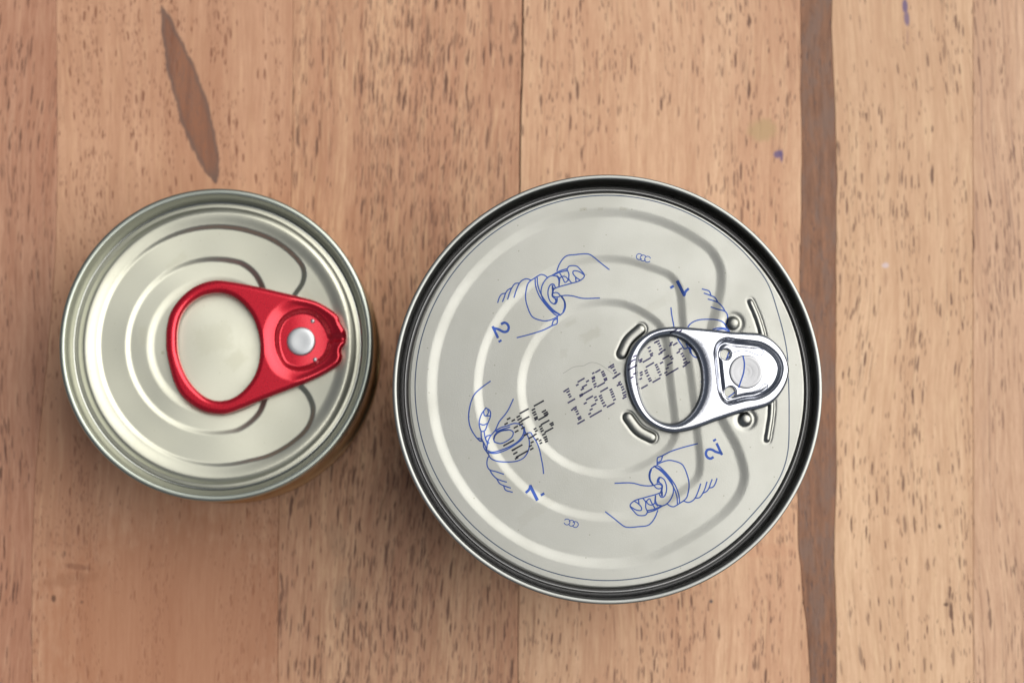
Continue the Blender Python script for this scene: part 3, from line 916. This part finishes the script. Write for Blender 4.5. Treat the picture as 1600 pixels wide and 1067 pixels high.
def lid_small(Q):
    Q = np.asarray(Q, float)
    r = np.linalg.norm(Q, axis=1)
    z = np.full(len(Q), PS)
    t = np.clip((r_ps - r) / (r_ps - 188 * KS), 0, 1)
    z += 0.3 * np.sin(np.clip(t / .25, 0, 1) * np.pi / 2) - 0.34 * sstep((t - .2) / .8)          # rounded shoulder inside the countersink
    hook = sstep((Q[:, 0] * math.cos(math.radians(20)) + Q[:, 1] * math.sin(math.radians(20)) + 16) / 30)        # the pressed edge is sharpest round the tab side
    for poly, depth, w in ((s1, 0.28, 0.95), (s2, 0.24, 1.25), (s3, 0.22, 1.9)):
        s = nearest(Q, poly)[1]
        extra = {0.28: 0.6, 0.24: 0.34}.get(depth, 0.0)
        z -= (depth + extra * hook) * ramp((s + w / 2) / w, .35)
    z += 0.12 * np.cos(r / 5.5) + 0.03 * np.sin(Q[:, 0] * .35 + 1) * np.cos(Q[:, 1] * .3)
    return z


zc = lid_small(np.array([[r_ps, 0.0]]))[0]
lid2_prof = [(r_ps + .15, zc - .06), (r_ps + .35, zc - .2), (r_ps + .55, zc - .36), (r_ps + .75, zc - .42), (r_ps + 1.0, zc - .43), (r_ps + 1.2, zc - .46), (r_ps + 1.4, zc - .56), (r_ps + 1.6, zc - .58),
             (r_ps + 1.78, zc - .5), (r_ps + 1.9, zc - .25), (r_ps + 2.0, zc + .2), (RS - 1.55, ZS - 1.2), (RS - 1.38, ZS - .5), (RS - 1.3, ZS - .2), (RS - 1.22, ZS - .06)]
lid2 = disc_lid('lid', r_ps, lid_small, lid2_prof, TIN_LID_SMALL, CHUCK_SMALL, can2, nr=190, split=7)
V, Fc = lathe([(RS - 1.22, ZS - .06), (RS - 1.1, ZS), (RS - .65, ZS + .02), (RS - .3, ZS - .04), (RS - .1, ZS - .3), (RS, ZS - .7), (RS, ZS - 2.2), (RS - .1, ZS - 2.7),
               (RS - .4, ZS - 2.9), (RS - 1.1, ZS - 3.0)][::-1], 400)
mesh_obj('seam_rim', uneven(V, 0.03), Fc, TIN_RIM_SMALL, can2)
prof = [(RS - 1.1, ZS - 3.0), (RS - 1.15, ZS - 5), (RS - 1.15, 12), (RS - 1.15, 3.2), (RS - .3, 2.8), (RS - .1, 2.2), (RS - .1, .5), (RS - .4, .06), (RS - 1, .06)]
V, Fc = lathe(prof[::-1], 256)
mesh_obj('can_body', V, Fc, BODY_GOLD, can2)

ZR = PS + 2.4


def U(pts, ox=240, oy=420, s=4.447, z=ZR):
    return np.array([(at(ox + x / s, oy + y / s, z) - cs)[:2] for x, y in pts])


u_out = catmull(U([(80, 470), (86, 395), (112, 300), (170, 212), (255, 135), (345, 92), (430, 76), (540, 86), (700, 116), (850, 150), (1000, 186), (1130, 222), (1230, 278), (1285, 325),
                   (1302, 372), (1332, 425), (1338, 480), (1330, 520), (1306, 560), (1312, 615), (1290, 660), (1200, 720), (1080, 780), (950, 832), (820, 882), (700, 930), (600, 972),
                   (500, 1005), (430, 1006), (350, 990), (270, 950), (190, 882), (140, 795), (108, 690), (85, 580)]), True, 0.45)
u_hole = catmull(U([(160, 480), (166, 400), (190, 320), (240, 250), (310, 197), (380, 172), (470, 167), (550, 192), (620, 247), (680, 325), (718, 420), (736, 520), (732, 620), (706, 720),
                    (658, 800), (590, 868), (520, 905), (440, 914), (370, 895), (300, 842), (240, 770), (195, 680), (166, 580)]), True, 0.45)
u_pock = catmull(U([(838, 500), (845, 420), (885, 340), (960, 290), (1050, 275), (1130, 300), (1200, 370), (1235, 450), (1238, 520), (1210, 600), (1150, 660), (1060, 700), (980, 705),
                    (900, 670), (855, 590)]), True, 0.45)
rc2 = U([(1020, 500)])[0]
nose = U([(1345, 478)])[0]
nd = (nose - rc2) / np.linalg.norm(nose - rc2)
nlen = np.linalg.norm(nose - rc2)


def tab_red(P):
    so = nearest(P, u_out)[1]
    sh = -nearest(P, u_hole)[1]
    sp = nearest(P, u_pock)[1]
    z = np.full(len(P), ZR)
    z += fillet(so, 1.15) * 0.95
    z += fillet(sh, 1.05) * 0.9
    d = P - rc2
    u = d @ nd
    v = d @ np.array([-nd[1], nd[0]])
    # dished web falling towards the rivet, floor round it
    z -= 0.45 * sstep((sp + 2.6) / 2.6) * sstep(so / 2.0)
    z -= 1.1 * sstep((sp + 0.15) / 1.25)
    z -= 0.75 * np.exp(-(v / 0.75) ** 2) * sstep((u - 3.4) / 1.4) * (1 - sstep((sp - .1) / 1.0))
    z -= 0.25 * sstep((u + 2) / 9.0)
    return z


V, Fc = sheet(u_out, [u_hole], tab_red, 0.14, 0.7)
tab2 = mesh_obj('pull_tab', V, Fc, TAB_RED, can2)
tag(tab2, 'glossy red pull tab')
zf = float(tab_red(rc2[None])[0])
RV2 = 22.5 * KS
V, Fc = lathe([(RV2 + .05, zf - .3), (RV2, zf + .25), (RV2 - .15, zf + .42), (RV2 - .4, zf + .5), (RV2 * .6, zf + .54), (RV2 * .3, zf + .5), (0.02, zf + .5)], 96)
V[:, :2] += rc2
mesh_obj('rivet', V, Fc, RIVET_PALE, tab2)
for q in ((1100, 358), (1117, 627)):
    c = U([q])[0]
    z0 = float(tab_red(c[None])[0])
    V, Fc = lathe([(0.5, z0 - .1), (0.46, z0 + .1), (0.3, z0 + .24), (0.02, z0 + .28)], 24)
    V[:, :2] += c
    mesh_obj('stake_point', V, Fc, RIVET_PALE, tab2)
V, Fc = lathe([(1.6, lid_small(rc2[None])[0] - .1), (1.6, zf + .1)], 48)
V[:, :2] += rc2
mesh_obj('rivet_neck', V, Fc, RIVET_PALE, lid2)
